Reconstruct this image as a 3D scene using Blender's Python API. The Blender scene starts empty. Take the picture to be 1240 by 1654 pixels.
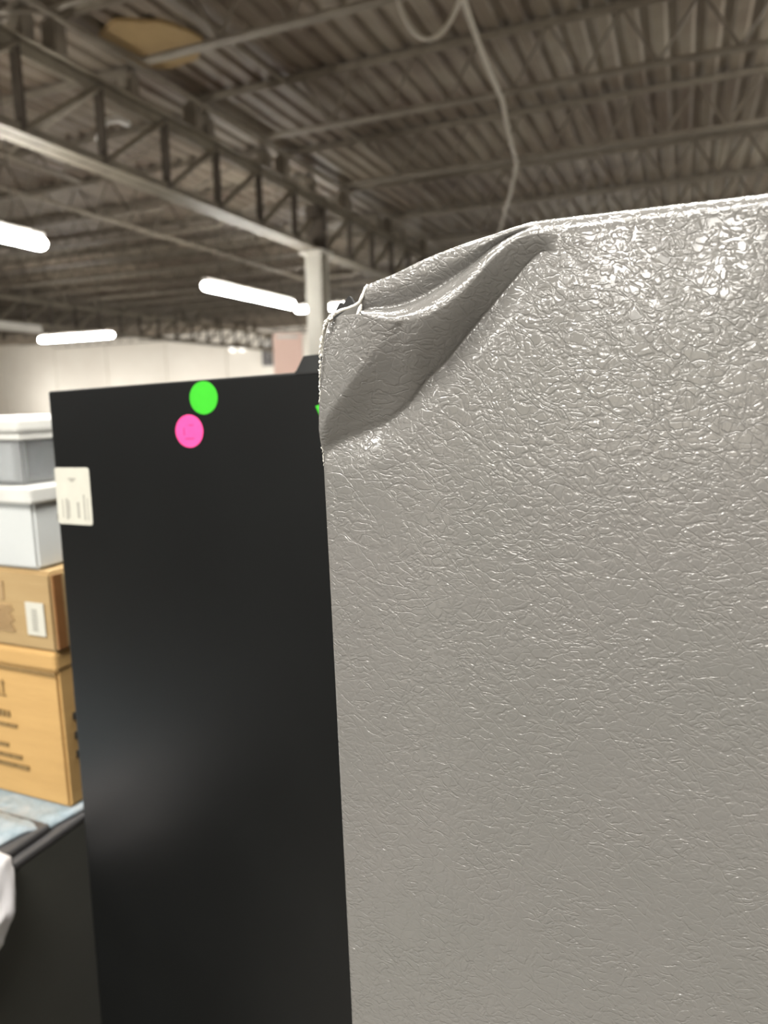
import bpy, bmesh, math, random
from mathutils import Vector, Matrix, Euler, noise
random.seed(7)
R = math.radians
S = bpy.context.scene
C = S.collection

# ------------------------------------------------------------------ camera
# building frame: x along the roof joists, y along the roof girder, z up, metres
cam = bpy.data.cameras.new('camera'); cam_o = bpy.data.objects.new('camera', cam); C.objects.link(cam_o)
cam.sensor_fit = 'VERTICAL'; cam.sensor_height = 36.0; cam.sensor_width = 27.0
cam.lens = 36.0 * 1147 / 1654
cam.clip_start = 0.02; cam.clip_end = 200
p_, r_, y_ = R(9.0), R(1.35), R(22.7)
fw = Vector((-math.sin(y_)*math.cos(p_), math.cos(y_)*math.cos(p_), -math.sin(p_)))
rt = Vector((math.cos(y_), math.sin(y_), 0)); up = rt.cross(fw)
cr = rt*math.cos(r_) - up*math.sin(r_); cu = up*math.cos(r_) + rt*math.sin(r_)
cam_o.matrix_world = Matrix(((cr.x, cu.x, -fw.x, 0), (cr.y, cu.y, -fw.y, 0), (cr.z, cu.z, -fw.z, 1.67), (0, 0, 0, 1)))
cam.dof.use_dof = True; cam.dof.focus_distance = 0.385; cam.dof.aperture_fstop = 7.2
S.camera = cam_o

# ------------------------------------------------------------------ world, exposure
W = bpy.data.worlds.new('world'); S.world = W; W.use_nodes = True
bg = W.node_tree.nodes['Background']
bg.inputs[0].default_value = (0.8, 0.85, 1.0, 1); bg.inputs[1].default_value = 0.05
S.view_settings.view_transform = 'Standard'; S.view_settings.look = 'None'
S.view_settings.gamma = 1; S.view_settings.use_curve_mapping = False
S.view_settings.exposure = 0.0

# ------------------------------------------------------------------ unseen strip lamps added overhead and behind for light; back rows follow panel glints
def unseen_strip_lamp(name, x, y, power, along='y', z=3.3, w=0.16, l=2.4):
    d = bpy.data.lights.new(name, 'AREA'); d.shape = 'RECTANGLE'
    d.size = w; d.size_y = l; d.energy = power; d.color = (1.0, 0.965, 0.90)
    o = bpy.data.objects.new(name, d); C.objects.link(o); o.location = (x, y, z)
    if along == 'x': o.rotation_euler = (0, 0, R(90))
    return o
for y in (-5.6, -8.2, -10.8): unseen_strip_lamp('unseen_strip_lamp', -0.75, y, 200, w=.25)
for y in (-8.6, -11.4): unseen_strip_lamp('unseen_strip_lamp', 0.45, y, 230, w=.25)
unseen_strip_lamp('unseen_strip_lamp', -0.4, -0.9, 175, 'x', 3.5, w=.9)
for y in (-5.6, -8.2): unseen_strip_lamp('unseen_strip_lamp', -2.9, y, 170, w=.25)
unseen_strip_lamp('unseen_strip_lamp', -0.2, 1.5, 170, 'x', 3.5)
unseen_strip_lamp('unseen_strip_lamp', -6.1, -0.9, 150)
# unseen area lamps added low before the far wall to brighten it
for x in (-30.5, -26.0, -21.5, -17.0, -12.5):
    d = bpy.data.lights.new('added_wall_wash', 'AREA'); d.shape = 'RECTANGLE'; d.size = 1.6; d.size_y = .3; d.energy = 120; d.color = (1.0, .97, .92)
    o = bpy.data.objects.new('added_wall_wash', d); C.objects.link(o); o.location = (x, 25.2, 1.35); o.rotation_euler = (R(113), 0, 0)

# ------------------------------------------------------------------ helpers: tags
def tag(o, label=None, cat=None, group=None, kind=None):
    if label: o['label'] = label
    if cat: o['category'] = cat
    if group: o['group'] = group
    if kind: o['kind'] = kind
    return o
def empty(name, loc=(0, 0, 0), rot=(0, 0, 0)):
    o = bpy.data.objects.new(name, None); C.objects.link(o)
    o.location = loc; o.rotation_euler = rot; o.empty_display_size = 0.05
    return o
def link_mesh(name, me, mat=None, parent=None, loc=None):
    o = bpy.data.objects.new(name, me); C.objects.link(o)
    if mat and not me.materials: me.materials.append(mat)
    if parent: o.parent = parent
    if loc: o.location = loc
    return o
class MB:
    """collects shapes into one mesh"""
    def __init__(s): s.b = bmesh.new()
    def box(s, x0, x1, y0, y1, z0, z1, bevel=0, seg=2):
        t = bmesh.new()
        bmesh.ops.create_cube(t, size=1)
        for v in t.verts:
            v.co = Vector((x0+(v.co.x+.5)*(x1-x0), y0+(v.co.y+.5)*(y1-y0), z0+(v.co.z+.5)*(z1-z0)))
        if bevel: bmesh.ops.bevel(t, geom=t.edges[:], offset=bevel, segments=seg, affect='EDGES', profile=.5)
        s.merge(t); return s
    def merge(s, t, M=None):
        me = bpy.data.meshes.new('tmp'); t.to_mesh(me); t.free()
        if M: me.transform(M)
        s.b.from_mesh(me); bpy.data.meshes.remove(me)
    def rod(s, p, q, r, n=8, r2=None):
        p, q = Vector(p), Vector(q); d = q-p
        t = bmesh.new()
        bmesh.ops.create_cone(t, cap_ends=True, segments=n, radius1=r, radius2=r if r2 is None else r2, depth=d.length)
        s.merge(t, Matrix.Translation((p+q)/2) @ d.to_track_quat('Z', 'Y').to_matrix().to_4x4()); return s
    def tube(s, pts, r, n=8):
        pts = [Vector(p) for p in pts]; rings = []
        for i, p in enumerate(pts):
            d = (pts[min(i+1, len(pts)-1)] - pts[max(i-1, 0)]).normalized()
            a = d.orthogonal().normalized() if i == 0 else (rings[-1][1] - d*rings[-1][1].dot(d)).normalized()
            c = d.cross(a)
            rr = r[i] if isinstance(r, (list, tuple)) else r
            rings.append(([s.b.verts.new(p + (a*math.cos(2*math.pi*k/n) + c*math.sin(2*math.pi*k/n))*rr) for k in range(n)], a))
        for i in range(len(rings)-1):
            for k in range(n):
                s.b.faces.new((rings[i][0][k], rings[i][0][(k+1) % n], rings[i+1][0][(k+1) % n], rings[i+1][0][k]))
        s.b.faces.new(rings[0][0][::-1]); s.b.faces.new(rings[-1][0]); return s
    def disc(s, cx, cz, r, y, th=.0003, n=40):
        t = bmesh.new()
        bmesh.ops.create_cone(t, cap_ends=True, segments=n, radius1=r, radius2=r, depth=th)
        s.merge(t, Matrix.Translation((cx, y, cz)) @ Matrix.Rotation(R(90), 4, 'X')); return s
    def prism_xz(s, pts, y0, y1):
        f = [s.b.verts.new((x, y0, z)) for x, z in pts]; k = [s.b.verts.new((x, y1, z)) for x, z in pts]
        s.b.faces.new(f); s.b.faces.new(k[::-1])
        for i in range(len(pts)):
            j = (i+1) % len(pts); s.b.faces.new((f[j], f[i], k[i], k[j]))
        return s
    def mesh(s, name, smooth=False):
        bmesh.ops.recalc_face_normals(s.b, faces=s.b.faces[:])
        me = bpy.data.meshes.new(name); s.b.to_mesh(me); s.b.free()
        if smooth: me.polygons.foreach_set('use_smooth', [True]*len(me.polygons))
        return me
    def build(s, name, mat, parent=None, smooth=False, loc=None):
        return link_mesh(name, s.mesh(name, smooth), mat, parent, loc)

# ------------------------------------------------------------------ helpers: materials
class NT:
    def __init__(s, name):
        s.m = bpy.data.materials.new(name); s.m.use_nodes = True; s.t = s.m.node_tree
        s.p = s.t.nodes['Principled BSDF']
    def n(s, typ, **kw):
        nd = s.t.nodes.new(typ)
        for k, v in kw.items():
            if hasattr(nd, k): setattr(nd, k, v)
        return nd
    def l(s, a, b): s.t.links.new(a, b)
    def val(s, sock, v):
        if hasattr(v, 'links') or hasattr(v, 'is_linked'): s.l(v, sock)
        else: sock.default_value = v
    def math(s, op, a, b=None, c=None):
        nd = s.n('ShaderNodeMath', operation=op); s.val(nd.inputs[0], a)
        if b is not None: s.val(nd.inputs[1], b)
        if c is not None: s.val(nd.inputs[2], c)
        return nd.outputs[0]
    def coord(s, scale=(1, 1, 1), rot=(0, 0, 0), kind='Object'):
        tc = s.n('ShaderNodeTexCoord'); mp = s.n('ShaderNodeMapping')
        mp.inputs['Scale'].default_value = scale; mp.inputs['Rotation'].default_value = rot
        s.l(tc.outputs[kind], mp.inputs[0]); return mp.outputs[0]
    def noise(s, vec, scale, detail=3, rough=.5, dist=0):
        nd = s.n('ShaderNodeTexNoise'); s.l(vec, nd.inputs['Vector'])
        nd.inputs['Scale'].default_value = scale; nd.inputs['Detail'].default_value = detail
        nd.inputs['Roughness'].default_value = rough; nd.inputs['Distortion'].default_value = dist
        return nd
    def ramp(s, fac, stops):
        nd = s.n('ShaderNodeValToRGB'); s.l(fac, nd.inputs[0]); e = nd.color_ramp.elements
        while len(e) < len(stops): e.new(.5)
        for k, (p, c) in enumerate(stops): e[k].position = p; e[k].color = (*c, 1) if len(c) == 3 else c
        return nd.outputs[0]
    def smooth(s, v, a, b, o0=0, o1=1):
        nd = s.n('ShaderNodeMapRange', interpolation_type='SMOOTHSTEP'); s.val(nd.inputs[0], v)
        for i, k in enumerate((a, b, o0, o1)): nd.inputs[i+1].default_value = k
        return nd.outputs[0]
    def bump(s, h, dist, strength=1):
        nd = s.n('ShaderNodeBump'); s.l(h, nd.inputs['Height'])
        nd.inputs['Distance'].default_value = dist; nd.inputs['Strength'].default_value = strength
        s.l(nd.outputs[0], s.p.inputs['Normal']); return nd
def plain(name, c1, c2=None, scale=12, rough=.6, metal=0, bump=0, bscale=60, spec=.5, emit=None, stretch=(1, 1, 1)):
    N = NT(name); v = N.coord(stretch)
    c2 = c2 or tuple(k*.82 for k in c1)
    nz = N.noise(v, scale, 5, .6)
    N.l(N.ramp(nz.outputs[0], [(.34, c2), (.68, c1)]), N.p.inputs['Base Color'])
    N.p.inputs['Roughness'].default_value = rough; N.p.inputs['Metallic'].default_value = metal
    N.p.inputs['Specular IOR Level'].default_value = spec
    if bump: N.bump(N.noise(v, bscale, 4).outputs[0], bump)
    if emit:
        N.p.inputs['Emission Color'].default_value = (*emit[0], 1); N.p.inputs['Emission Strength'].default_value = emit[1]
    return N.m

def grain_material():
    """pre-painted steel embossed like leather: closed creases round little plateaus"""
    N = NT('embossed_grey_steel')
    base = N.coord((1, 1, 1))
    w1 = N.noise(base, 95, 3, .55)
    sub = N.n('ShaderNodeVectorMath', operation='SUBTRACT'); N.l(w1.outputs['Color'], sub.inputs[0]); sub.inputs[1].default_value = (.5, .5, .5)
    sc = N.n('ShaderNodeVectorMath', operation='SCALE'); N.l(sub.outputs[0], sc.inputs[0]); sc.inputs['Scale'].default_value = .0065
    add = N.n('ShaderNodeVectorMath', operation='ADD'); N.l(base, add.inputs[0]); N.l(sc.outputs[0], add.inputs[1])
    def vor(scale, rot, stretch, rnd=1.0):
        mp = N.n('ShaderNodeMapping'); N.l(add.outputs[0], mp.inputs[0])
        mp.inputs['Rotation'].default_value = (0, rot, 0); mp.inputs['Scale'].default_value = stretch
        vn = N.n('ShaderNodeTexVoronoi', feature='DISTANCE_TO_EDGE'); N.l(mp.outputs[0], vn.inputs['Vector'])
        vn.inputs['Scale'].default_value = scale; vn.inputs['Randomness'].default_value = rnd
        return vn.outputs['Distance']
    def worms(rot, scale, stretch, w0, w1, off):
        mp = N.n('ShaderNodeMapping'); N.l(add.outputs[0], mp.inputs[0])
        mp.inputs['Rotation'].default_value = (0, rot, 0)           # turn first, stretch after
        m2 = N.n('ShaderNodeMapping'); N.l(mp.outputs[0], m2.inputs[0]); mp = m2
        mp.inputs['Scale'].default_value = stretch; mp.inputs['Location'].default_value = (off, off, off)
        nz = N.noise(mp.outputs[0], scale, 1.5, .45)
        d = N.math('ABSOLUTE', N.math('SUBTRACT', nz.outputs[0], .5))
        return N.math('SUBTRACT', N.smooth(d, w0, w1), 1.0)      # 0 on the plateaus, -1 in the creases
    fade = N.smooth(N.noise(base, 45, 2).outputs[0], .38, .60, .25, 1.0)
    fade2 = N.smooth(N.noise(base, 38, 2).outputs[0], .60, .40, .2, 1.0)
    fade3 = N.smooth(N.noise(base, 26, 2).outputs[0], .36, .56, .3, 1.0)
    a1 = N.math('MULTIPLY', worms(R(-6), 160, (.50, .5, 1.0), .0, .050, 0), fade)
    a2 = N.math('MULTIPLY', worms(R(10), 200, (.55, .5, 1.0), .0, .055, 3.3), fade2)
    b1 = N.math('MULTIPLY', worms(R(-46), 84, (.28, .4, 1.0), .0, .026, 7.1), fade3)
    b2 = worms(R(-38), 50, (.22, .4, 1.0), .0, .014, 2.6)
    c1 = N.math('MULTIPLY', worms(R(80), 110, (.36, .4, 1.0), .0, .034, 5.7), .7)
    v1 = N.math('MULTIPLY', N.math('SUBTRACT', N.smooth(vor(210, R(8), (.8, .5, 1.1)), 0.0, .11), 1.0), .45)
    h = N.math('ADD', N.math('MULTIPLY', N.math('ADD', a1, a2), 1.3), N.math('ADD', b1, N.math('ADD', v1, N.math('ADD', c1, b2))))
    h = N.math('MAXIMUM', h, -1.7)
    h = N.math('ADD', h, N.math('MULTIPLY', N.noise(base, 210, 0).outputs[0], .22))
    h = N.math('ADD', h, N.math('MULTIPLY', N.noise(base, 50, 1).outputs[0], .9))
    N.bump(h, .000125, 1.0)
    tone = N.noise(base, 9, 3)
    N.l(N.ramp(tone.outputs[0], [(.3, (.160, .157, .148)), (.7, (.172, .166, .158))]), N.p.inputs['Base Color'])
    N.p.inputs['Roughness'].default_value = .12; N.p.inputs['Specular IOR Level'].default_value = .7
    return N.m

M = {}
M['grain'] = grain_material()
M['bare'] = plain('chipped_paint_white', (.82, .80, .75), (.6, .58, .53), 300, .45, bump=.0003, bscale=900)
M['inner'] = plain('grey_inner_steel', (.34, .33, .30), None, 60, .5)
M['flange'] = plain('dark_grey_flange', (.13, .125, .115), None, 60, .5)
M['black_scrap'] = plain('black_foam_scrap', (.008, .008, .008), None, 80, .7)
M['black'] = plain('satin_black_steel', (.0060, .0066, .0068), (.0048, .0052, .0054), 6, .36, bump=.00008, bscale=1400, spec=.32)
M['black_plastic'] = plain('black_plastic', (.013, .014, .0145), None, 30, .5)
M['charcoal'] = plain('charcoal_steel', (.075, .075, .066), (.066, .066, .058), 8, .5, bump=.0001, bscale=700)
M['charcoal_trim'] = plain('charcoal_trim', (.085, .083, .085), None, 20, .4)
M['green'] = plain('neon_green_paper', (.035, .50, .015), (.03, .46, .012), 60, .6)
M['pink'] = plain('neon_pink_paper', (1.0, .075, .33), (.9, .06, .29), 60, .6)
M['pink_ink'] = plain('pink_sticker_ink', (.72, .03, .2), None, 60, .6)
M['paper'] = plain('label_paper', (.54, .53, .46), (.50, .49, .43), 40, .7)
M['ink_grey'] = plain('faded_label_ink', (.36, .35, .31), None, 40, .8)
M['ink_brown'] = plain('box_print_ink', (.16, .10, .035), (.22, .14, .05), 200, .8)
M['ink_black'] = plain('box_black_ink', (.012, .010, .006), None, 200, .8)
M['card'] = plain('cardboard', (.50, .31, .115), (.45, .275, .10), 14, .85, bump=.0006, bscale=90, stretch=(.4, .4, 3))
M['card2'] = plain('dull_cardboard', (.38, .265, .125), (.34, .23, .105), 14, .85, bump=.0006, bscale=90, stretch=(.4, .4, 3))
M['white_card'] = plain('white_coated_card', (.53, .55, .545), (.49, .51, .51), 8, .5)
M['white_plastic'] = plain('white_plastic', (.64, .64, .61), None, 12, .35)
M['bag'] = plain('white_plastic_film', (.86, .84, .86), (.80, .78, .80), 18, .4, bump=.002, bscale=35)
M['deck'] = None
M['steel'] = plain('dusty_primer_steel', (.24, .21, .165), (.17, .143, .11), 5, .6)
M['web'] = plain('dark_web_steel', (.17, .14, .105), (.11, .09, .065), 6, .65)
M['girder'] = plain('dusty_girder_steel', (.25, .22, .168), (.165, .14, .105), 4, .6)
M['dark_steel'] = plain('brown_black_steel', (.10, .08, .06), (.06, .048, .036), 6, .7)
M['column'] = plain('cream_column_paint', (.62, .60, .54), (.56, .54, .48), 3, .5)
M['wall'] = plain('cream_wall_paint', (.84, .80, .72), (.78, .73, .65), .6, .7)
M['concrete'] = plain('worn_concrete', (.31, .29, .26), (.24, .225, .20), 1.2, .6, bump=.002, bscale=20)
M['fixture'] = plain('white_fixture_enamel', (.75, .73, .68), None, 5, .4)
M['lens'] = plain('lit_fixture_lens', (.9, .9, .88), None, 3, .4, emit=((1.0, .97, .91), 75.0))
M['dead_lens'] = plain('unlit_fixture_lens', (.72, .70, .64), None, 3, .4)
M['cable'] = plain('grey_cable_jacket', (.48, .44, .37), None, 20, .5)
M['pink_board'] = plain('pale_pink_board', (.83, .60, .52), (.80, .56, .48), .8, .6)
M['switch'] = plain('grey_switch_cabinet', (.17, .16, .16), None, 4, .5)

def deck_mat():
    N = NT('stained_roof_deck'); v = N.coord((.5, 1, 1))
    a = N.noise(v, .55, 5, .62, .6); b = N.noise(N.coord((3, .25, 1)), 2.2, 4, .6)
    st = N.math('ADD', N.math('MULTIPLY', a.outputs[0], .65), N.math('MULTIPLY', b.outputs[0], .35))
    N.l(N.ramp(st, [(.36, (.10, .066, .043)), (.48, (.17, .134, .098)), (.62, (.245, .21, .16))]), N.p.inputs['Base Color'])
    N.p.inputs['Roughness'].default_value = .55; return N.m
M['deck'] = deck_mat()
def patch_mat():
    N = NT('tan_patch_board'); v = N.coord()
    a = N.noise(v, 3, 4, .6)
    vo = N.n('ShaderNodeTexVoronoi'); N.l(v, vo.inputs['Vector']); vo.inputs['Scale'].default_value = 2.6
    spot = N.smooth(vo.outputs['Distance'], .10, .17)
    mix = N.n('ShaderNodeMix', data_type='RGBA'); N.l(spot, mix.inputs[0])
    mix.inputs[6].default_value = (.16, .055, .012, 1)
    N.l(N.ramp(a.outputs[0], [(.3, (.25, .165, .07)), (.7, (.32, .215, .095))]), mix.inputs[7])
    N.l(mix.outputs[2], N.p.inputs['Base Color']); N.p.inputs['Roughness'].default_value = .8; return N.m
M['patch'] = patch_mat()
def quilt_mat():
    N = NT('pale_blue_quilted_film'); v = N.coord()
    a = N.noise(v, 22, 5, .65, .8)
    N.l(N.ramp(a.outputs[0], [(.3, (.24, .32, .37)), (.5, (.34, .41, .455)), (.7, (.46, .49, .51))]), N.p.inputs['Base Color'])
    N.p.inputs['Roughness'].default_value = .45
    N.bump(N.noise(v, 60, 4, .6).outputs[0], .004); return N.m
M['quilt'] = quilt_mat()
def clear_bin_mat():
    N = NT('cloudy_clear_plastic')
    N.p.inputs['Base Color'].default_value = (.92, .94, .95, 1); N.p.inputs['Roughness'].default_value = .16
    N.p.inputs['Transmission Weight'].default_value = .85; N.p.inputs['IOR'].default_value = 1.3
    return N.m
M['bin'] = clear_bin_mat()

# ------------------------------------------------------------------ the hall: floor, walls, corrugated roof deck
X0, X1, Y0, Y1 = -36.0, 13.0, -14.0, 28.5
ZD = 5.02
def struct(name, mb, mat, parent=None, smooth=False):
    o = mb.build(name, mat, parent, smooth); o['kind'] = 'structure'; return o
struct('floor', MB().box(X0, X1, Y0, Y1, -.15, 0), M['concrete'])
# far wall built of precast panels with open joints
wb = struct('wall_back', MB().box(X0, X1, Y1+.06, Y1+.26, 0, ZD+.2), M['wall'])
joints = [-36, -33.9, -30.4, -26.9, -23.2, -19.7, -15.9, -12.2, -8.5, -4.8, -1.1, 2.6, 6.3, 10, 13]
for a, b in zip(joints[:-1], joints[1:]):
    MB().box(a+.02, b-.02, Y1, Y1+.055, 0, ZD+.15, .012, 1).build('wall_panel', M['wall'], wb)
struct('wall_left', MB().box(X0-.2, X0, Y0, Y1, 0, ZD+.2), M['wall'])
struct('wall_right', MB().box(X1, X1+.2, Y0, Y1, 0, ZD+.2), M['wall'])
struct('wall_front', MB().box(X0, X1, Y0-.2, Y0, 0, ZD+.2), M['wall'])
# ribbed deck: one long corrugated sheet, ribs run along y
pit = .235; xs = []
x = X0-.1
while x < X1+.1:
    xs += [(x, 0), (x+pit*.42, 0), (x+pit*.56, .038), (x+pit*.86, .038)]; x += pit
xs.append((x, 0))
b = MB(); ys = [Y0-.1, 0, 7, 14, 21, Y1+.2]
grid = [[b.b.verts.new((px, yy, ZD+dz)) for px, dz in xs] for yy in ys]
for i in range(len(ys)-1):
    for k in range(len(xs)-1):
        b.b.faces.new((grid[i][k], grid[i][k+1], grid[i+1][k+1], grid[i+1][k]))
dk = struct('ceiling', b, M['deck'])
struct('trim_1', MB().box(X0, X1, Y0, Y1, ZD+.12, ZD+.2), M['deck'])

# ------------------------------------------------------------------ roof girders
ORD = ['first', 'second', 'third', 'fourth', 'fifth', 'sixth', 'seventh', 'eighth', 'ninth', 'tenth', 'eleventh', 'twelfth',
       'thirteenth', 'fourteenth', 'fifteenth', 'sixteenth', 'seventeenth', 'eighteenth', 'nineteenth', 'twentieth']
ZB, ZT, PAN = 3.90, 4.68, .925
def girder(x, ya, yb, label):
    g = empty('roof_girder', (x, 0, 0)); tag(g, label, 'girder')
    t = MB()                                                        # two angles back to back, top
    t.box(-.12, -.012, ya, yb, ZT-.014, ZT); t.box(-.026, -.012, ya, yb, ZT-.11, ZT-.014)
    t.box(.012, .12, ya, yb, ZT-.014, ZT); t.box(.012, .026, ya, yb, ZT-.11, ZT-.014)
    t.build('top_chord', M['girder'], g)
    t = MB()
    t.box(-.13, -.012, ya, yb, ZB, ZB+.016); t.box(-.028, -.012, ya, yb, ZB+.016, ZB+.12)
    t.box(.012, .13, ya, yb, ZB, ZB+.016); t.box(.012, .028, ya, yb, ZB+.016, ZB+.12)
    t.build('bottom_chord', M['girder'], g)
    post = MB().box(-.035, -.012, -.03, .03, 0, ZT-ZB-.02).box(.012, .035, -.03, .03, 0, ZT-ZB-.02).mesh('post')
    post.materials.append(M['dark_steel'])
    dia = MB()
    for sx in (-1, 1): dia.rod((sx*.024, 0, 0), (sx*.024, PAN, ZT-ZB-.10), .024, 6)
    dia = dia.mesh('diagonal'); dia.materials.append(M['girder'])
    k = math.ceil((ya-4.76)/PAN)
    while 4.76+k*PAN < yb-.1:
        y = 4.76+k*PAN
        link_mesh('post', post, None, g, (0, y, ZB+.01))
        if y+PAN < yb: link_mesh('diagonal', dia, None, g, (0, y, ZB+.06))
        k += 1
    return g
GX = -5.2
girder(GX, -13, 28.3, 'long open-web steel girder resting on the cream column, nearest of the girders')
girder(GX-11.7, -13, 28.3, 'open-web steel girder far to the left, above the crosswise lit strip light')
girder(GX+11.7, -13, 28.3, 'open-web steel girder over the grey cabinet side, hidden from the photograph')

# columns: wide-flange, cap plate, base plate
def column(x, y, label):
    c = empty('steel_column', (x, y, 0)); tag(c, label, 'column')
    s = MB(); s.box(-.13, .13, -.13, -.112, .02, 3.84); s.box(-.13, .13, .112, .13, .02, 3.84); s.box(-.008, .008, -.112, .112, .02, 3.84)
    s.build('shaft', M['column'], c)
    MB().box(-.19, .19, -.19, .19, 3.84, 3.895, .004, 1).build('cap_plate', M['column'], c)
    MB().box(-.2, .2, -.2, .2, 0, .02).build('base_plate', M['column'], c)
    w = MB(); w.box(-.11, .11, -.1, -.085, 3.92, 4.55); w.box(-.11, .11, .085, .1, 3.92, 4.55)
    w.build('bearing_stub', M['dark_steel'], c)
column(GX+.02, 9.98, 'cream painted steel column carrying the girder behind the black refrigerator')
column(GX-11.7, 9.98, 'cream steel column under the far left girder')

# ------------------------------------------------------------------ bar joists
JB, JT, NODE = 4.45, 5.0, .63
_mesh = {}
def joist_web(sign):
    if sign not in _mesh:
        m = MB().rod((0, 0, 0), (sign*NODE/2, 0, JT-JB-.06), .0145, 6).mesh('web_bar'); m.materials.append(M['web']); _mesh[sign] = m
    return _mesh[sign]
def joist(xa, xb, y, label, group, e=1.0):
    """xa, xb: bearing ends on the girders; the bottom chord stops e short of each"""
    j = empty('roof_joist', ((xa+xb)/2, y, 0)); tag(j, label, 'roof joist', group)
    h = (xb-xa)/2
    t = MB(); t.box(-h, h, -.05, -.006, JT-.008, JT); t.box(-h, h, -.014, -.006, JT-.05, JT-.008)
    t.box(-h, h, .006, .05, JT-.008, JT); t.box(-h, h, .006, .014, JT-.05, JT-.008)
    t.build('top_chord', M['steel'], j)
    t = MB(); t.box(-h+e, h-e, -.045, -.006, JB, JB+.008); t.box(-h+e, h-e, -.014, -.006, JB+.008, JB+.045)
    t.box(-h+e, h-e, .006, .045, JB, JB+.008); t.box(-h+e, h-e, .006, .014, JB+.008, JB+.045)
    t.build('bottom_chord', M['steel'], j)
    for s in (-1, 1):
        MB().rod((s*(h-e), 0, JB+.02), (s*(h-.12), 0, JT-.03), .017, 6).build('end_bar', M['steel'], j)
        MB().box(s*(h-.06)-.08, s*(h-.06)+.08, -.06, .06, ZT+.002, JT-.05).build('bearing_seat', M['steel'], j)
    n = int((2*h-2*e)/NODE); x0 = -n*NODE/2
    for k in range(n+1):
        if abs(x0+k*NODE) > h-e-.4: continue
        for s in (-1, 1):
            link_mesh('web_bar', joist_web(s), None, j, (x0+k*NODE, 0, JB+.03))
    return j
yr = [5.14-1.92*3+1.92*k for k in range(15)]
for k, y in enumerate(yr):
    if k == 3: lab = 'dusty steel roof joist passing just under the round tan patch'
    elif k < 3: lab = 'dusty steel roof joist overhead, %s nearer than the round tan patch' % ('next', 'second', 'third')[2-k]
    else: lab = 'dusty steel roof joist right of the girder, %s beyond the round tan patch' % ORD[k-4]
    joist(GX, GX+11.7, y, lab, 'roof joists of the right bay')
yl = [6.18-1.27*5+1.27*k for k in range(22)]
for k, y in enumerate(yl):
    lab = 'brown steel roof joist left of the near girder, %s from the front of the hall' % (ORD+['twenty-first', 'twenty-second'])[k]
    joist(GX-11.7, GX, y, lab, 'roof joists of the left bay', 1.75)
for k in range(9):
    joist(GX-23.4, GX-11.7, 10.0+2.0*k, 'small steel roof joist beyond the far left girder, %s from its front' % ORD[k], 'roof joists of the far left bay')

# pipes and bridging under the joists
def tubething(name, pts, r, mat, label, cat, n=8, group=None):
    o = MB().tube(pts, r, n).build(name, mat, None, True); tag(o, label, cat, group); return o
tubething('bridging_pipe', [(-4.24, y, 4.432) for y in (-4, 5, 14, 27)], .019, M['steel'], 'grey steel pipe running beside the near girder under the joist ends', 'pipe')
tubething('bridging_pipe', [(-3.93, y, 4.94) for y in (3.5, 10, 16)], .017, M['steel'], 'short grey steel pipe high between joists right of the bridging pipe', 'pipe')
tubething('conduit', [(-8.05, y, 4.425) for y in (2, 8, 16, 27)], .028, M['steel'], 'grey conduit running lengthwise under the left bay joists', 'pipe')
tubething('conduit', [(-7.0, y, 4.425) for y in (2, 6.0, 6.4, 7.2)], .028, M['steel'], 'short grey conduit at top left under the near girder', 'pipe')
tubething('cross_brace', [(-5.15, 4.28, 4.66), (-4.3, 4.25, 4.47), (-3.0, 4.22, 4.475)], .02, M['steel'], 'thin steel brace crossing the top left corner above the girder', 'brace')
# hanging cable draped over joists and the loop beside it
def sag(pts, d=.03, n=6):
    out = []
    for a, c in zip(pts[:-1], pts[1:]):
        for i in range(n):
            t = i/n; p = Vector(a).lerp(Vector(c), t); p.z -= d*4*t*(1-t); out.append(p)
    out.append(Vector(pts[-1])); return out
tubething('hanging_cable', sag([(-1.40, 3.3, 4.43), (-1.50, 5.14, 4.42), (-1.66, 7.06, 4.42), (-1.93, 8.98, 4.42), (-2.50, 10.9, 4.42), (-3.1, 12.82, 4.42)], .05), .021, M['cable'], 'pale grey cable slung across the roof joists towards the grey panel', 'cable')
lp = []
for i in range(17):
    t = i/16; lp.append((-1.93+.50*t, 5.05, 4.46-.36*(1-(2*t-1)**2)**.75))
tubething('hanging_cable', lp, .017, M['cable'], 'pale grey cable hanging in a short loop from the joist at the top edge', 'cable')
tubething('bent_pipe', [(-5.33, 5.78, 4.22), (-5.33, 5.82, 4.34), (-5.33, 5.92, 4.44), (-5.33, 6.06, 4.50), (-5.33, 6.22, 4.51)], .03, M['fixture'], 'short curved pale pipe behind the girder web at upper left', 'pipe')

# round tan patch under the roof deck, ragged rim
pb = MB(); ring = []
for i in range(48):
    a = 2*math.pi*i/48; rr = .45*(1+.05*math.sin(3*a+1)+.035*math.sin(7*a)+.02*random.uniform(-1, 1))
    ring.append((rr*math.cos(a), rr*math.sin(a)))
v0 = [pb.b.verts.new((x, y, 0)) for x, y in ring]; v1 = [pb.b.verts.new((x*1.01, y*1.01, .03)) for x, y in ring]
pb.b.faces.new(v0); pb.b.faces.new(v1)
for i in range(48): pb.b.faces.new((v0[i], v0[(i+1) % 48], v1[(i+1) % 48], v1[i]))
po = pb.build('ceiling_patch', M['patch']); po.location = (-4.70, 5.90, ZD-.032)
tag(po, 'round tan board with rust spots patched against the roof deck', 'patch board')

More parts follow.
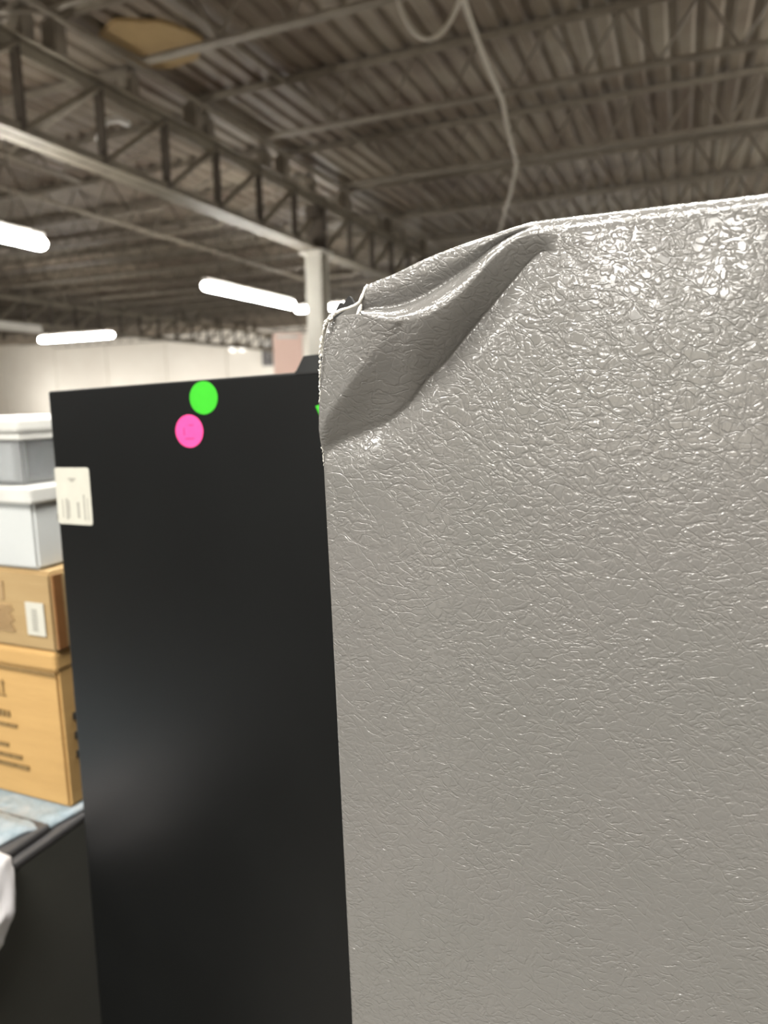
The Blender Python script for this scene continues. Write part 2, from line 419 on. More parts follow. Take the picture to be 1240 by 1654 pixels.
# ------------------------------------------------------------------ strip lights
def light(x, y, length, along, label, lit=True, z=3.3, w=.155):
    f = empty('strip_light', (x, y, z), (0, 0, 0 if along == 'y' else R(90))); tag(f, label, 'ceiling light', 'strip lights of the hall')
    h = length/2
    MB().box(-w*.24, w*.24, -h*.985, h*.985, .045, .11, .008, 1).build('housing', M['fixture'], f)
    t = bmesh.new()                                                # rounded lens: a stretched capsule
    bmesh.ops.create_uvsphere(t, u_segments=20, v_segments=12, radius=w/2)
    for v in t.verts:
        v.co.y += (h-w/2)*(1 if v.co.y >= 0 else -1); v.co.z *= .8
    b = MB(); b.merge(t); b.build('lens', M['lens'] if lit else M['dead_lens'], f, True)
    for s in (-1, 1): MB().rod((0, s*h*.7, .11), (0, s*h*.7, ZD-z+.01), .006, 5).build('hanger', M['dark_steel'], f)
    return f
light(-6.03, 4.45, 2.44, 'y', 'lit strip light cut by the left edge of the photo')
light(-6.22, 9.8, 2.5, 'y', 'lit strip light hanging left of the cream column, above the black refrigerator')
light(-7.45, 14.5, 1.30, 'x', 'small bright strip light level with and behind the cream column', z=3.7)
light(-13.4, 13.25, 2.3, 'x', 'lit strip light set crosswise above the left end of the black refrigerator')
light(-12.8, 10.5, 2.44, 'y', 'unlit white strip light at the left edge above the crosswise lit one', lit=False)
OUT = 'lit strip light added out of view, '  # unseen fixtures added to light the hall, deck and back wall
light(-22.5, 11.5, 2.44, 'y', OUT+'nearer one left of the far girder')
light(-34.0, 20.0, 2.44, 'y', OUT+'by the back left corner')
light(2.6, 7.6, 2.44, 'y', OUT+'high under the deck right of the grey side', z=4.3)
light(3.0, 13.0, 2.44, 'y', OUT+'behind the grey side')
light(-10.2, 25.2, 2.44, 'x', OUT+'hidden by the grey side, first along the back wall')
light(-6.6, 25.2, 2.44, 'x', OUT+'hidden by the grey side, second along the back wall')
light(-3.0, 25.2, 2.44, 'x', OUT+'hidden by the grey side, third along the back wall')
light(3.0, 20.0, 2.44, 'y', OUT+'farthest behind the grey side')
light(-13.2, 3.0, 2.44, 'y', OUT+'left bay beside the camera')
light(3.6, 1.0, 2.44, 'y', OUT+'right of the camera')

# ------------------------------------------------------------------ things by the far wall
t = empty('pink_board', (-7.22, 12.55, 0), (0, 0, R(22))); tag(t, 'tall pale pink board standing behind the black refrigerator near the column', 'board')
MB().box(-.29, .29, -.03, .03, .05, 3.0, .02, 2).build('sheet', M['pink_board'], t)
for sx in (-1, 1): MB().box(sx*.2-.04, sx*.2+.04, -.25, .25, 0, .05).build('foot', M['dark_steel'], t)
MB().box(-.22, .22, -.034, -.03, 2.9, 2.96).build('top_strip', M['fixture'], t)
t = empty('switch_cabinet', (-17.42, Y1, 3.75)); tag(t, 'small dark grey wall cabinet on the far wall left of the pink board', 'cabinet')
MB().box(-.24, .24, -.2, -.03, -.45, .42, .01, 1).build('body', M['switch'], t)
MB().box(-.26, .26, -.22, 0, .42, .75, .01, 1).build('hood', M['fixture'], t)
dr = MB().box(-.21, .21, -.215, -.2, -.41, .38, .008, 1).build('door', M['switch'], t)
MB().box(-.26, .26, -.03, 0, -.48, .42).build('mounting_board', M['fixture'], t)
MB().box(.14, .17, -.24, -.215, -.06, .06).build('handle', M['fixture'], dr)
t = empty('emergency_light', (-19.0, Y1, 4.15)); tag(t, 'small white emergency lamp on the far cream wall', 'wall lamp')
MB().box(-.48, .48, -.14, 0, .05, .17, .02, 2).build('housing', M['fixture'], t)
for s in (-1, 1): MB().rod((s*.26, -.18, -.05), (s*.26, -.10, .02), .14, 14, .09).build('lamp_head', plain('lamp_head_lens', (.9, .9, .9), None, 5, .3, emit=((1, .97, .92), 1.3)), t)

# ------------------------------------------------------------------ grey refrigerator with the crushed, leather-grained side
PX, PY, PZ = -.180, .3525, 1.752
# curves of the damage measured on the side, millimetres from its top left corner: (u, x, z, outward)
RIDGE = [(0.003, 6.8, -40.8, 5), (0.032, 12.4, -38.9, 8.5), (0.085, 20.4, -39.0, 12), (0.146, 29.3, -39.5, 16), (0.218, 38.8, -41.7, 17), (0.297, 48.7, -44.1, 17), (0.377, 58.0, -43.4, 16), (0.456, 67.3, -40.7, 15), (0.536, 76.1, -35.9, 13), (0.615, 84.8, -28.3, 11), (0.721, 96.1, -16.4, 8), (0.828, 107.1, -8.6, 5), (0.934, 118.0, -7.0, 2), (1.0, 124.8, -8.4, 0)]
CREASE = [(0.003, -0.6, -111.8, 0.0), (0.045, 5.2, -107.3, -1.5), (0.138, 18.3, -101.6, -2.25), (0.244, 32.9, -96.0, -3.0), (0.35, 47.3, -85.4, -3.0), (0.43, 57.8, -72.9, -3.0), (0.509, 68.0, -63.9, -3.0), (0.615, 81.1, -49.2, -3.0), (0.695, 90.5, -39.4, -3.0), (0.801, 102.9, -26.3, -2.25), (0.907, 114.8, -15.6, -1.2), (1.0, 124.9, -15.5, 0.0)]
TOP = [(0.154, 24.5, -23.4, 1.5), (0.17, 25.8, -22.7, 1), (0.297, 41.4, -18.3, 0.8), (0.43, 58.0, -12.6, 0.5), (0.562, 74.3, -8.2, 0.2), (0.721, 93.1, -4.0, -0.8), (0.854, 108.2, -0.5, -3), (1.0, 123.8, 1.5, -6)]
VALLEY = [(0.154, 23.2, -35.6, 0), (0.218, 30.1, -34.8, -2), (0.297, 40.2, -34.4, -3), (0.403, 54.0, -31.0, -3.5), (0.509, 67.7, -24.9, -3.2), (0.615, 80.9, -17.8, -3), (0.721, 93.4, -9.4, -3.2), (0.828, 105.6, -4.3, -3), (1.0, 124.6, -1.3, -1)]
LEFT = [(-40.8, 6.8), (-48.8, 3.8), (-59.9, 1.8), (-72.9, 0.0), (-86.1, -1.4), (-106.6, -2.4), (-120.4, -1.9), (-210, -.1), (-277, 1.0), (-472, 3.9), (-1800, 3.9)]
def curve(tab, u):
    """cubic interpolation of (x, z, h) at u"""
    u = max(tab[0][0], min(tab[-1][0], u))
    for i in range(len(tab)-1):
        if u <= tab[i+1][0]: break
    a, b = tab[i], tab[i+1]; w = (u-a[0])/(b[0]-a[0]); d = b[0]-a[0]
    out = []
    for k in (1, 2, 3):
        m0 = (b[k]-tab[i-1][k])/(b[0]-tab[i-1][0]) if i else (b[k]-a[k])/d
        m1 = (tab[i+2][k]-a[k])/(tab[i+2][0]-a[0]) if i+2 < len(tab) else (b[k]-a[k])/d
        out.append((2*w**3-3*w*w+1)*a[k] + (w**3-2*w*w+w)*d*m0 + (3*w*w-2*w**3)*b[k] + (w**3-w*w)*d*m1)
    return out
def lin(tab, z):
    for (z0, x0), (z1, x1) in zip(tab[:-1], tab[1:]):
        if z >= z1: return x0+(x1-x0)*max(0, min(1, (z-z0)/(z1-z0)))
    return tab[-1][1]
def sst(a, b, x):
    t = max(0, min(1, (x-a)/(b-a))); return t*t*(3-2*t)
def ridge_front(u):
    x, z, h = curve(RIDGE, u); return x, z, h
NB, NA = 46, 26
def front_column(u, xbase=None):
    """points from the ridge line down to the floor for column u (u<=1) or for a plain column at xbase"""
    pts = []
    if u is not None:
        rx, rz, rh = ridge_front(u); cx, cz, ch = curve(CREASE, u)
        for i in range(NB):
            t = i/(NB-1)                                            # 0 ridge .. 1 crease
            s = 1-t; f = s*(1.28-.28*s*s)
            tb = lin([(-.31, .0), (-.297, .07), (-.191, .37), (-.085, .64), (0, .81)][::-1], -u)
            g = (t-tb)/(1-tb)
            f2 = 1-.14*t/max(tb, .001) if g < 0 else .86*(1-(.75*g+.25*sst(0, 1, g)))
            k = sst(.44, .14, u) if u < .44 else 0
            f = f+(f2-f)*k
            f = f*sst(-.02, .10, s) if s < .10 else f
            hh = ch+(rh-ch)*f
            # rounded shoulder right at the ridge
            z = rz+(cz-rz)*t; x = rx+(cx-rx)*t
            pts.append([x, z, hh])
        bx, bz, bh = pts[-1]
    else:
        bx, bz, bh = xbase, -9.5, 0
        for i in range(NB): pts.append([xbase, -9.5 if NB == 1 else -3.4-6.1*i/(NB-1), 0])
    zend = -(PZ-.06)*1000
    k = 0; z = bz; step = 1.6
    zs = []
    for i in range(72):
        zs.append(step); step *= 1.0 if i < 40 else 1.13
    tot = sum(zs); acc = 0; span = bz-zend
    # first 40 steps short, remaining stretch to the floor
    first = sum(zs[:40]); rest = tot-first
    acc = 0
    for i, st in enumerate(zs):
        acc += st if i < 40 else st*(span-first)/rest
        zz = bz-acc
        hh = bh*(1-sst(-6, 20, acc))/(1-sst(-6, 20, 0))
        xx = bx + ((u*125.2-.4) if u is not None else bx)*0
        if u is not None:
            xt = -.4 + u*125.6                                      # straight column position further down
            xx = bx+(xt-bx)*sst(0, 60, acc)
        pts.append([xx, zz, hh])
    # the free left edge bows: shift the columns next to it
    if u is not None and u < .3:
        w = (1-u/.3)**2
        for p in pts:
            x0 = -.4 if p[1] < (-111) else None
            e = lin(LEFT, p[1])
            ref = front_ref(p[1])
            p[0] += (e-ref)*w
    return pts
_ref = None
def front_ref(z):
    """x of the unshifted column u=0.003 at height z"""
    global _ref
    if _ref is None:
        rx, rz, rh = ridge_front(.003); cx, cz, ch = curve(CREASE, .003)
        _ref = (rx, rz, cx, cz)
    rx, rz, cx, cz = _ref
    if z >= rz: return rx
    if z >= cz: return rx+(cx-rx)*(z-rz)/(cz-rz)
    return cx+(-.0-cx)*sst(0, 60, cz-z)
def flap_column(u):
    """points from behind the top edge to the ridge"""
    tx, tz, th = curve(TOP, u); vx, vz, vh = curve(VALLEY, u); rx, rz, rh = ridge_front(u)
    w = sst(.80, 1.0, u)
    pts = [[tx+1.0, tz-1.6, th-26], [tx, tz-.7, th-14], [tx, tz-.15, th-3.0], [tx, tz, th-1.4], [tx, tz-.25, th-.5], [tx, tz-.9, th]]
    n1, n2 = 10, NA-16
    for i in range(1, n1+1):
        t = i/n1; s = sst(0, 1, t)*.5+t*.5
        pts.append([tx+(vx-tx)*t, tz-.9+(vz-tz+.9)*t, th+(vh-th)*(t**1.6)+1.2*math.sin(math.pi*t)])
    for i in range(1, n2):
        t = i/n2
        pts.append([vx+(rx-vx)*t, vz+(rz-vz)*(t**1.5), vh+(rh-vh)*(math.sin(t*math.pi/2)**1.15)])
    # rolled rim of the undamaged part, blended in to the right
    roll = rim_column(tx)
    return [[a+(c-a)*w for a, c in zip(p, q)] for p, q in zip(pts, roll)]
RIM = 9.0
def rim_column(x):
    pts = [[x, 1.2, -30], [x, 1.2, -20]]
    for i in range(NA-3):
        a = math.pi/2*(1-i/(NA-4)); pts.append([x, 1.2-RIM+RIM*math.sin(a), -RIM+RIM*math.cos(a)])
    return pts[:NA-1]
def grey_side():
    us = [.003+.0095*k for k in range(105)]; us = [u for u in us if u <= 1.0]
    tear = .150
    b = bmesh.new()
    def V(p): return b.verts.new((PX+p[0]/1000, PY-p[2]/1000, PZ+p[1]/1000))
    cols = []
    for u in us:
        fr = front_column(u)
        fl = flap_column(u) if u >= tear else None
        cols.append((u, fl, fr))
    x = 125.6
    plainx = []
    while x < 640: plainx.append(x); x += 1.6 if x < 240 else 12
    plainx.append(700)
    ref = cols[-1]
    for x in plainx[1:]:
        dx = x-125.6
        k = sst(0, 22, dx)
        rim = rim_column(x); fl = [[a[0]+dx, a[1]+(c[1]-a[1])*k, a[2]+(c[2]-a[2])*k] for a, c in zip(ref[1], rim)]
        fr = [[p[0]+dx, p[1], p[2]*(1-k)] for p in ref[2]]
        cols.append((2, fl, fr))
    # left return flange and rounded left edge: columns in front of the first
    def edge_col(dx, dy):
        return [[p[0]+dx, p[1], p[2]+dy] for p in cols[0][2]]
    r = 2.2
    left = [edge_col(-r+.3, -26)] + [edge_col(-r*math.sin(a), -r+r*math.cos(a)) for a in (R(90), R(65), R(40), R(18))]
    fv = []
    for e in left: fv.append([V(p) for p in e])
    base = len(fv)
    av = [None]*base
    for u, fl, fr in cols:
        fv.append([V(p) for p in fr])
        if fl: av.append([V(p) for p in fl])
        else:                                                       # crushed ledge running back from the ridge
            x, z, h = fr[0]
            rows = []
            for i in range(NA-1):
                t = 1-i/(NA-1)
                rows.append(V([x+.3*t, z+1.1*math.sin(math.pi*min(1, t*1.5))*.8-3.0*t*t, h-15*t**1.3]))
            av.append(rows)
    for i in range(len(fv)-1):
        for k in range(len(fv[0])-1):
            b.faces.new((fv[i][k], fv[i][k+1], fv[i+1][k+1], fv[i+1][k]))
    for i in range(base, len(av)-1):
        ua, ub = cols[i-base][0], cols[i+1-base][0]
        if ua < tear <= ub:                                          # the sheet is torn here
            continue
        for k in range(NA-2):
            b.faces.new((av[i][k], av[i][k+1], av[i+1][k+1], av[i+1][k]))
        b.faces.new((av[i][NA-2], fv[i][0], fv[i+1][0], av[i+1][NA-2]))
    bmesh.ops.recalc_face_normals(b, faces=b.faces[:])
    # make sure the outward side looks at -y
    me = bpy.data.meshes.new('side_panel'); b.to_mesh(me); b.free()
    s = sum(p.normal.y*p.area for p in me.polygons)
    if s > 0: me.flip_normals()
    me.polygons.foreach_set('use_smooth', [True]*len(me.polygons))
    return me
fr = empty('grey_refrigerator', (0, 0, 0)); tag(fr, 'grey refrigerator side with leather-like embossing and a crushed top corner at right', 'refrigerator')
side = link_mesh('side_panel', grey_side(), M['grain'], fr)
tag(side, 'glossy grey embossed steel side, dented and torn at the top corner')
# the cabinet behind the steel skin
cb = MB().box(PX+.012, PX+.70, PY+.036, PY+.68, .06, 1.66, .006, 2).build('cabinet_body', M['inner'], fr)
MB().box(PX+.14, PX+.70, PY+.032, PY+.68, PZ-.06, PZ-.004, .004, 2).build('top_panel', M['inner'], fr)
for fx in (.05, .62):
    for fy in (.06, .60): MB().rod((PX+fx, PY+fy, 0), (PX+fx, PY+fy, .062), .02, 12).build('foot', M['black_plastic'], fr)
def P3(x, h, z): return (PX+x/1000, PY-h/1000, PZ+z/1000)
# torn strip of the rolled edge bridging the gap
sm = MB().tube([P3(24.6, 3, -27.6), P3(23.0, 3.6, -31.6), P3(20.8, 4.8, -33.4), P3(17.4, 6, -34.6), P3(14.0, 7, -35.4), P3(11.2, 8, -36.8), P3(8.2, 8.8, -38.8), P3(6.2, 8.8, -41.2)], [.0007, .0008, .0009, .0008, .0009, .0010, .0011, .0007], 6)
tag(sm.build('torn_strip', M['bare'], fr, True), 'torn strip of bare white metal edge')
sm = MB().tube([P3(26.2, .4, -22.6), P3(25.6, 1.2, -24.4), P3(24.9, 2.2, -26.6), P3(24.4, 3.0, -29.2), P3(23.2, 3.6, -31.8)], [.0004, .0007, .0008, .0007, .0006], 6)
sm.tube([P3(23.6, 3.0, -33.0), P3(24.3, 6, -35.0), P3(24.9, 9, -37.2), P3(25.2, 12, -38.8)], [.0006, .0011, .0010, .0005], 6)
tag(sm.build('torn_edge', M['bare'], fr, True), 'white torn edge of the flap')
MB().prism_xz([(PX+.0085, PZ-.0420), (PX+.0245, PZ-.0420), (PX+.0235, PZ-.0325), (PX+.0150, PZ-.0345), (PX+.0095, PZ-.0375)], PY-.0015, PY+.0005).build('inner_flange', M['flange'], fr)
# chips of paint along the crushed left edge
ch = MB(); rng = random.Random(3)
z = -41.0
while z > -118:
    e = lin(LEFT, z); wgt = 1.0 if z > -62 else (.7 if z > -95 else .4)
    h = 8.6*sst(-112, -41, z)
    t = bmesh.new(); bmesh.ops.create_icosphere(t, subdivisions=1, radius=1)
    sx, sy, sz = rng.uniform(.35, .95)*wgt, rng.uniform(.3, .8), rng.uniform(.7, 1.8)
    Mx = Matrix.Translation(P3(e-1.2+rng.uniform(-.5, .35)*wgt, h+.1+rng.uniform(-.4, .3), z)) @ Euler((rng.uniform(-.5, .5), rng.uniform(-.6, .6), 0)).to_matrix().to_4x4() @ Matrix.Diagonal((sx/1000, sy/1000, sz/1000, 1))
    ch.merge(t, Mx); z -= rng.uniform(1.1, 2.4)
for k in range(26):
    t = bmesh.new(); bmesh.ops.create_icosphere(t, subdivisions=1, radius=1)
    Mx = Matrix.Translation(P3(rng.uniform(4.2, 11.5), 9+rng.uniform(-1, 1.5), 0) ) @ Matrix.Diagonal((.0008, .0008, .0006, 1))
    px = rng.uniform(4.6, 12); pz = -37.2-(12-px)*.72+rng.uniform(-1.4, 1.2)
    Mx = Matrix.Translation(P3(px, 10.2+rng.uniform(-1, .8), pz)) @ Euler((rng.uniform(-1, 1), rng.uniform(-1, 1), 0)).to_matrix().to_4x4() @ Matrix.Diagonal((rng.uniform(.3, .9)/1000, .0005, rng.uniform(.3, .9)/1000, 1))
    ch.merge(t, Mx)
tag(ch.build('paint_chips', M['bare'], fr), 'flaking white paint along the bent edge', kind='stuff')
# black scrap sticking up behind the tear
MB().prism_xz([(PX+.0050, PZ-.0390), (PX+.0066, PZ-.0345), (PX+.0082, PZ-.0318), (PX+.0092, PZ-.0305), (PX+.0104, PZ-.0303), (PX+.0113, PZ-.0318), (PX+.0124, PZ-.0300), (PX+.0136, PZ-.0283), (PX+.0150, PZ-.0274), (PX+.0160, PZ-.0284), (PX+.0176, PZ-.0312), (PX+.0200, PZ-.0330), (PX+.0190, PZ-.0400)], PY+.001, PY+.004).build('insulation_scrap', M['black_scrap'], fr)

# ------------------------------------------------------------------ black refrigerator
TL = Vector((-.693, .6352, 1.6889))
RB = Matrix.Rotation(R(-6), 4, 'Z') @ Matrix.Rotation(R(-1.8), 4, 'X') @ Matrix.Rotation(R(-1.35), 4, 'Y')
bf = empty('black_refrigerator'); bf.matrix_world = Matrix.Translation(TL) @ RB
tag(bf, 'matte black refrigerator with round green and pink stickers behind the dented grey one', 'refrigerator')
BW, BD, BH = .415, .56, 1.655
MB().box(0, BW, 0, BD, -BH, 0, .0025, 2).build('cabinet_body', M['black'], bf)
hc = MB(); hc.prism_xz([(.3563, -.0005), (.3590, .0015), (.3677, .0143), (BW, .0155), (BW, -.0005)], .0, .06)
hc.build('hinge_cover', M['black_plastic'], bf)
MB().box(.358, BW, -.0008, .0006, -.0022, -.0006).build('seam', M['black_scrap'], bf)
for fx in (.04, BW-.04):
    for fy in (.05, BD-.05): MB().rod((fx, fy, -BH-.03), (fx, fy, -BH+.005), .018, 10).build('foot', M['black_plastic'], bf)
def sticker(nm, pts, mat, lab, y=-.0004):
    return tag(MB().prism_xz(pts, y, y+.0003).build(nm, mat, bf), lab)
def circ(cx, cz, r, n=40, sx=1): return [(cx+r*sx*math.cos(2*math.pi*k/n), cz+r*math.sin(2*math.pi*k/n)) for k in range(n)]
sticker('round_sticker', circ(.2422, -.0186, .0168, sx=1.12), M['green'], 'round neon green sticker')
pk = sticker('round_sticker', circ(.2200, -.0520, .0170, sx=1.12), M['pink'], 'round neon pink sticker with faint ink mark')
for k, (a, bb, c, d) in enumerate([(.2120, -.0560, .0018, .0075), (.2140, -.0605, .0120, .0014), (.2200, -.0465, .0060, .0012)]):
    MB().box(a, a+c, -.0006, -.0004, bb, bb+d).build('ink_mark', M['pink_ink'], pk)
sticker('cut_sticker', [(.3793, -.0325), (.3840, -.0312), (.4000, -.0300), (.4040, -.0480), (.3880, -.0500), (.3850, -.0455)], M['green'], 'neon green sticker half hidden by the dented side')
def rrect(x0, x1, z0, z1, r=.004, n=5):
    out = []
    for cx, cz, a0 in ((x1-r, z1-r, 0), (x0+r, z1-r, 90), (x0+r, z0+r, 180), (x1-r, z0+r, 270)):
        for k in range(n+1):
            a = R(a0+90*k/n); out.append((cx+r*math.cos(a), cz+r*math.sin(a)))
    return out
rl = sticker('rating_label', rrect(.0006, .0612, -.1578, -.0902), M['paper'], 'off-white paper rating label with faint print')
for x0, x1, z0, z1 in ((.024, .037, -.1045, -.1025), (.027, .034, -.1070, -.1045), (.0165, .0205, -.152, -.127), (.0215, .0235, -.150, -.129), (.036, .0405, -.150, -.131), (.0475, .0505, -.152, -.122), (.0540, .0555, -.152, -.126), (.010, .0118, -.150, -.128)):
    MB().box(x0, x1, -.0006, -.0004, z0, z1).build('print_line', M['ink_grey'], rl)

# unseen dark refrigerators added behind the camera so the black side reflects darker
for nm, x0, w_, h_ in (('across the aisle to the left behind the camera', -3.45, .75, 1.72), ('across the aisle behind the camera', -1.75, .75, 1.70), ('across the aisle to the right behind the camera', -.6, 1.1, 1.45)):
    g = empty('added_dark_refrigerator', (x0, -1.25, 0)); tag(g, 'added dark refrigerator '+nm, 'refrigerator', 'added refrigerators across the aisle')
    MB().box(0, w_, -.7, 0, .03, h_, .01, 2).build('cabinet_body', M['black_plastic'], g)
    MB().box(.005, w_-.005, .004, .06, .08, h_*.36, .01, 2).build('freezer_door', M['charcoal'], g)
    dr = MB().box(.005, w_-.005, .004, .06, h_*.37, h_-.01, .01, 2).build('door', M['charcoal'], g)
    MB().rod((w_-.06, .10, h_*.45), (w_-.06, .10, h_*.75), .011, 10).rod((w_-.06, .06, h_*.47), (w_-.06, .10, h_*.47), .008, 8).rod((w_-.06, .06, h_*.73), (w_-.06, .10, h_*.73), .008, 8).build('handle', M['charcoal_trim'], dr)
    for fx in (.06, w_-.06): MB().rod((fx, -.08, 0), (fx, -.08, .035), .02, 10).rod((fx, -.62, 0), (fx, -.62, .035), .02, 10).build('foot', M['black_plastic'], g)

# ------------------------------------------------------------------ charcoal appliance at lower left
ap = empty('charcoal_washer', (-1.15, .75, 0)); tag(ap, 'dark charcoal appliance at lower left under the stacked boxes', 'appliance')
AX, AY0, AY1 = .35, -.65, .36            # local extents (x right face, y)
MB().box(-.33, AX, AY0, AY1, .03, 1.060, .006, 2).build('cabinet_body', M['charcoal'], ap)
MB().box(-.33, AX+.0015, AY0-.001, AY1, 1.058, 1.070, .0045, 3).build('top_rim', M['charcoal_trim'], ap)
MB().box(-.315, AX-.010, AY0+.02, -.075, 1.0705, 1.083, .005, 3).build('lid', M['charcoal_trim'], ap)
for fx in (-.27, .29):
    for fy in (AY0+.06, AY1-.06): MB().rod((fx, fy, 0), (fx, fy, .035), .02, 10).build('foot', M['black_plastic'], ap)

# padded pale blue film lying on it
def quilt():
    b = MB(); nx, ny = 40, 56
    # right edge of the film (x) along y
    edge = [(.30, -.855), (.55, -.842), (.60, -.832), (.66, -.818), (.72, -.806), (.85, -.808), (1.08, -.815)]
    top, bot = [], []
    for j in range(ny+1):
        y = .32+(1.08-.32)*j/ny
        xe = -1.0
        for (ya, xa), (yb, xb) in zip(edge[:-1], edge[1:]):
            if ya <= y <= yb: xe = xa+(xb-xa)*(y-ya)/(yb-ya)
        xe += .006*noise.noise((y*22, 3, 1))
        base = 1.0715 if y > .675 else 1.084
        if .645 < y <= .675: base = 1.084-.0125*sst(.645, .675, y)
        rt_, rb_ = [], []
        for i in range(nx+1):
            s = i/nx; xx = -1.44+(xe+1.44)*s
            r = min(1, (xe-xx)/.02+.0)
            h = .004+.005*max(0, r)**.5+.0035*noise.noise((xx*28, y*28, 0))*max(0, r)
            if y > .71 and xx < -.81: h = min(h, .0075)
            rt_.append(b.b.verts.new((xx, y, base+max(.0015, h)))); rb_.append(b.b.verts.new((xx, y, base)))
        top.append(rt_); bot.append(rb_)
    for j in range(ny):
        for i in range(nx):
            b.b.faces.new((top[j][i], top[j][i+1], top[j+1][i+1], top[j+1][i]))
            b.b.faces.new((bot[j][i], bot[j+1][i], bot[j+1][i+1], bot[j][i+1]))
        b.b.faces.new((top[j][nx], bot[j][nx], bot[j+1][nx], top[j+1][nx])); b.b.faces.new((top[j][0], top[j+1][0], bot[j+1][0], bot[j][0]))
    for i in range(nx):
        b.b.faces.new((top[0][i], bot[0][i], bot[0][i+1], top[0][i+1])); b.b.faces.new((top[ny][i], top[ny][i+1], bot[ny][i+1], bot[ny][i]))
    o = b.build('padded_sheet', M['quilt'], None, True)
    tag(o, 'pale blue padded sheet spread on the charcoal appliance under the boxes', 'blanket')
quilt()

# ------------------------------------------------------------------ stack of boxes
def carton(name, x0, x1, y0, y1, z0, z1, mat, label, lean=0, bulge=.006, top_crease=None):
    c = empty(name, ((x0+x1)/2, (y0+y1)/2, z0), (0, R(lean), 0)); tag(c, label, 'box', 'boxes stacked on the charcoal appliance')
    hx, hy, h = (x1-x0)/2, (y1-y0)/2, z1-z0
    t = bmesh.new(); bmesh.ops.create_cube(t, size=1)
    bmesh.ops.subdivide_edges(t, edges=t.edges[:], cuts=7, use_grid_fill=True)
    for v in t.verts:
        x, y, z = v.co.x*2, v.co.y*2, v.co.z*2
        bx = bulge*(1-y*y)*(1-z*z); by = bulge*(1-x*x)*(1-z*z)
        v.co = Vector((x*hx + (bx if x > .99 else -bx if x < -.99 else 0), y*hy + (by if y > .99 else -by if y < -.99 else 0), (z+1)/2*h))
    bmesh.ops.bevel(t, geom=[e for e in t.edges if e.calc_face_angle(0) > 1.0], offset=.004, segments=2, affect='EDGES')
    b = MB(); b.merge(t); b.build('body', mat, c)
    return c, hx, hy, h
# lower brown carton
c, hx, hy, h = carton('cardboard_box', -1.26, -.816, .717, 1.06, 1.0795, 1.3225, M['card'], 'brown printed cardboard box at the bottom of the stack on pale blue sheet', bulge=.003)
f1 = MB().box(-hx+.002, hx+.003, -hy-.0045, hy, h-.030, h+.001, .006, 2); f1 = f1.build('top_flap', M['card'], c)
MB().box(-hx, hx, -hy-.0062, -hy-.003, h-.034, h-.0305, .001, 1).build('flap_crease', M['ink_brown'], f1)
def bars(x1, z, dz, lengths, w, mat, parent, slope=0, name='print_line'):
    """a line of print: word blocks ending at x1"""
    b = MB(); x = x1
    for L, gap in lengths:
        b.box(x-L, x, -hy-.0042, -hy-.0022, z-dz/2, z+dz/2); x -= L+gap
    b.build(name, mat, parent)
ox, oz = -1.038, 1.0795                      # local offsets of the carton
def LX(x): return x-ox
def LZ(z): return z-oz
bars(LX(-.918), LZ(1.2145), .0095, [(.005, .004), (.009, .0022), (.010, .002), (.009, .002), (.011, .002), (.010, .002), (.012, .003)], 1, M['ink_brown'], c, name='bold_print')
bars(LX(-.906), LZ(1.1965), .0050, [(.016, .002), (.024, .0015), (.022, .0015), (.03, .002), (.03, .01)], 1, M['ink_brown'], c)
bars(LX(-.928), LZ(1.163), .0055, [(.02, .002), (.03, .002), (.04, .01)], 1, M['ink_brown'], c)
bars(LX(-.903), LZ(1.1462), .0055, [(.02, .0015), (.02, .0015), (.03, .002), (.04, .01)], 1, M['ink_brown'], c)
bars(LX(-.890), LZ(1.1315), .0058, [(.026, .0015), (.03, .0015), (.03, .002), (.04, .01)], 1, M['ink_brown'], c)
aw = MB()                                     # this-way-up arrows over a line
for k, xx in enumerate((-.9375, -.9270)):
    aw.prism_xz([(LX(xx-.0012), LZ(1.2465)), (LX(xx+.0012), LZ(1.2465)), (LX(xx+.0012), LZ(1.262)), (LX(xx+.0035), LZ(1.262)), (LX(xx), LZ(1.268)), (LX(xx-.0035), LZ(1.262)), (LX(xx-.0012), LZ(1.262))], -hy-.0036, -hy-.0016)
aw.box(LX(-.943), LX(-.922), -hy-.0036, -hy-.0016, LZ(1.2425), LZ(1.2442)); aw.build('arrow_symbol', M['ink_brown'], c)
MB().box(LX(-.966), LX(-.955), -hy-.0036, -hy-.0016, LZ(1.250), LZ(1.257)).build('print_line', M['ink_brown'], c)
for z in (1.2170, 1.1870, 1.1570):
    MB().box(hx-.001, hx+.0036, -hy+.019, -hy+.034, LZ(z)-.0055, LZ(z)+.0055).build('side_mark', M['ink_black'], c)
# upper brown carton
c, hx, hy, h = carton('cardboard_box', -1.20, -.808, .713, 1.00, 1.3240, 1.441, M['card2'], 'dull brown cardboard box with a white barcode label, second from the bottom', bulge=.002)
ox, oz = -1.004, 1.324
wl = MB().box(LX(-.858), LX(-.823), -hy-.0030, -hy-.0014, LZ(1.347), LZ(1.396), .0004, 1).build('white_label', M['paper'], c)
b = MB(); z = 1.354
while z < 1.388: b.box(LX(-.846), LX(-.836), -hy-.0036, -hy-.0028, LZ(z), LZ(z+.0018)); z += .0034
b.build('barcode', M['ink_grey'], wl)
b = MB()
for k in range(8): b.box(LX(-.93), LX(-.884-.003*(k % 3)), -hy-.0030, -hy-.0012, LZ(1.349+.0052*k), LZ(1.3515+.0052*k))
b.build('print_block', plain('faded_box_print', (.36, .24, .12), None, 80, .85), c)
MB().box(LX(-.906), LX(-.899), -hy-.0030, -hy-.0012, LZ(1.396), LZ(1.423)).build('print_line', plain('faded_box_print_b', (.37, .25, .125), None, 80, .85), c)
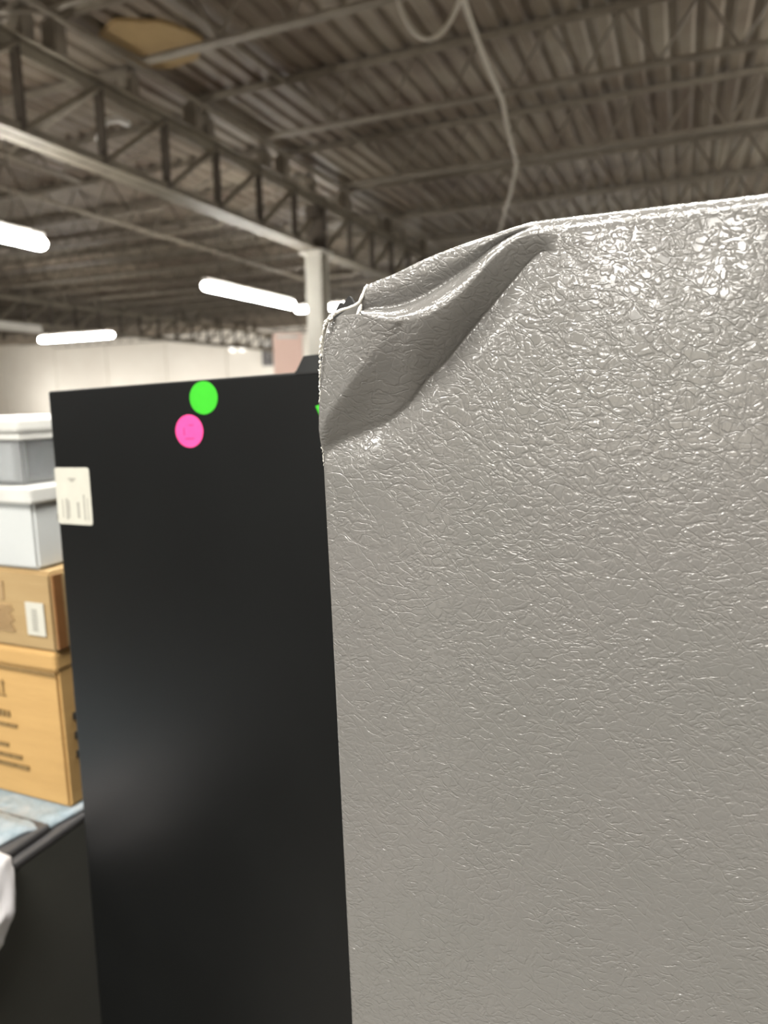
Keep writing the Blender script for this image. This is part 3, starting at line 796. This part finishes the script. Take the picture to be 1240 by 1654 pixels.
MB().box(hx-.001, hx+.0026, -hy+.003, -hy+.018, .004, h-.004).build('side_tape', plain('brown_box_tape', (.22, .10, .035), None, 30, .4), c)
# white box with a lid
c, hx, hy, h = carton('white_box', -1.16, -.832, .717, .98, 1.4425, 1.549, M['white_card'], 'white lidded box on the brown cartons beside the black refrigerator', bulge=.0015)
MB().box(-hx-.006, hx+.009, -hy-.009, hy+.006, h-.012, h+.013, .005, 3).build('lid', M['white_plastic'], c)
MB().box(hx-.001, hx+.0012, -hy+.04, -hy+.052, h*.62, h*.70).build('side_mark', M['ink_grey'], c)
MB().box(hx-.001, hx+.0012, -hy+.05, -hy+.064, h*.25, h*.31).build('side_mark', M['ink_grey'], c)
# cloudy storage bin on top
bx = empty('storage_bin', (-1.0, .86, 1.5635)); tag(bx, 'cloudy plastic storage bin with dark contents, topmost of the stack', 'storage bin', 'boxes stacked on the charcoal appliance')
hx, hy, h = .150, .138, .072
b = MB()
t = .003
b.box(-hx, hx, -hy, -hy+t, 0, h); b.box(-hx, hx, hy-t, hy, 0, h); b.box(-hx, -hx+t, -hy+t, hy-t, 0, h); b.box(hx-t, hx, -hy+t, hy-t, 0, h); b.box(-hx+t, hx-t, -hy+t, hy-t, 0, t)
b.build('tub', M['bin'], bx)
MB().box(-hx-.008, hx+.008, -hy-.008, hy+.008, h, h+.022, .006, 3).build('lid', M['white_plastic'], bx)
MB().box(-hx-.004, hx+.004, -hy-.004, hy+.004, h-.010, h, .002, 1).build('rim', M['white_plastic'], bx)
ct = MB().box(-hx+.01, hx-.006, -hy+.03, hy-.01, t, h-.014, .01, 2).build('contents', plain('dark_blue_grey_cloth', (.05, .07, .085), (.03, .04, .05), 25, .8, bump=.004, bscale=40), bx)
MB().box(-hx+.01, hx-.02, -hy+t+.001, -hy+.028, t, h-.012, .004, 2).build('white_contents', M['white_card'], bx)

# ------------------------------------------------------------------ crumpled white bag over the near edge of the appliance
def bag():
    t = bmesh.new(); bmesh.ops.create_icosphere(t, subdivisions=5, radius=1)
    for v in t.verts:
        n = v.co.normalized(); x, y, z = n
        s = 1+.10*noise.noise(n*1.7+Vector((3, 1, 2)))+.05*noise.noise(n*4.5)+.02*abs(noise.noise(n*10))
        v.co = Vector((x*.075*s, y*.10*s, z*.042*s))
        if v.co.z < 0: v.co.z *= 2.3*sst(.030, .050, v.co.x)             # flat on the lid, sagging over the side
        v.co.z -= .034*sst(.034, .062, v.co.x)
    b = MB(); b.merge(t); o = b.build('plastic_bag', M['bag'], None, True); o.location = (-.806, .488, 1.0855)
    tag(o, 'crumpled white plastic bag sagging over the charcoal appliance at left edge', 'bag')
bag()
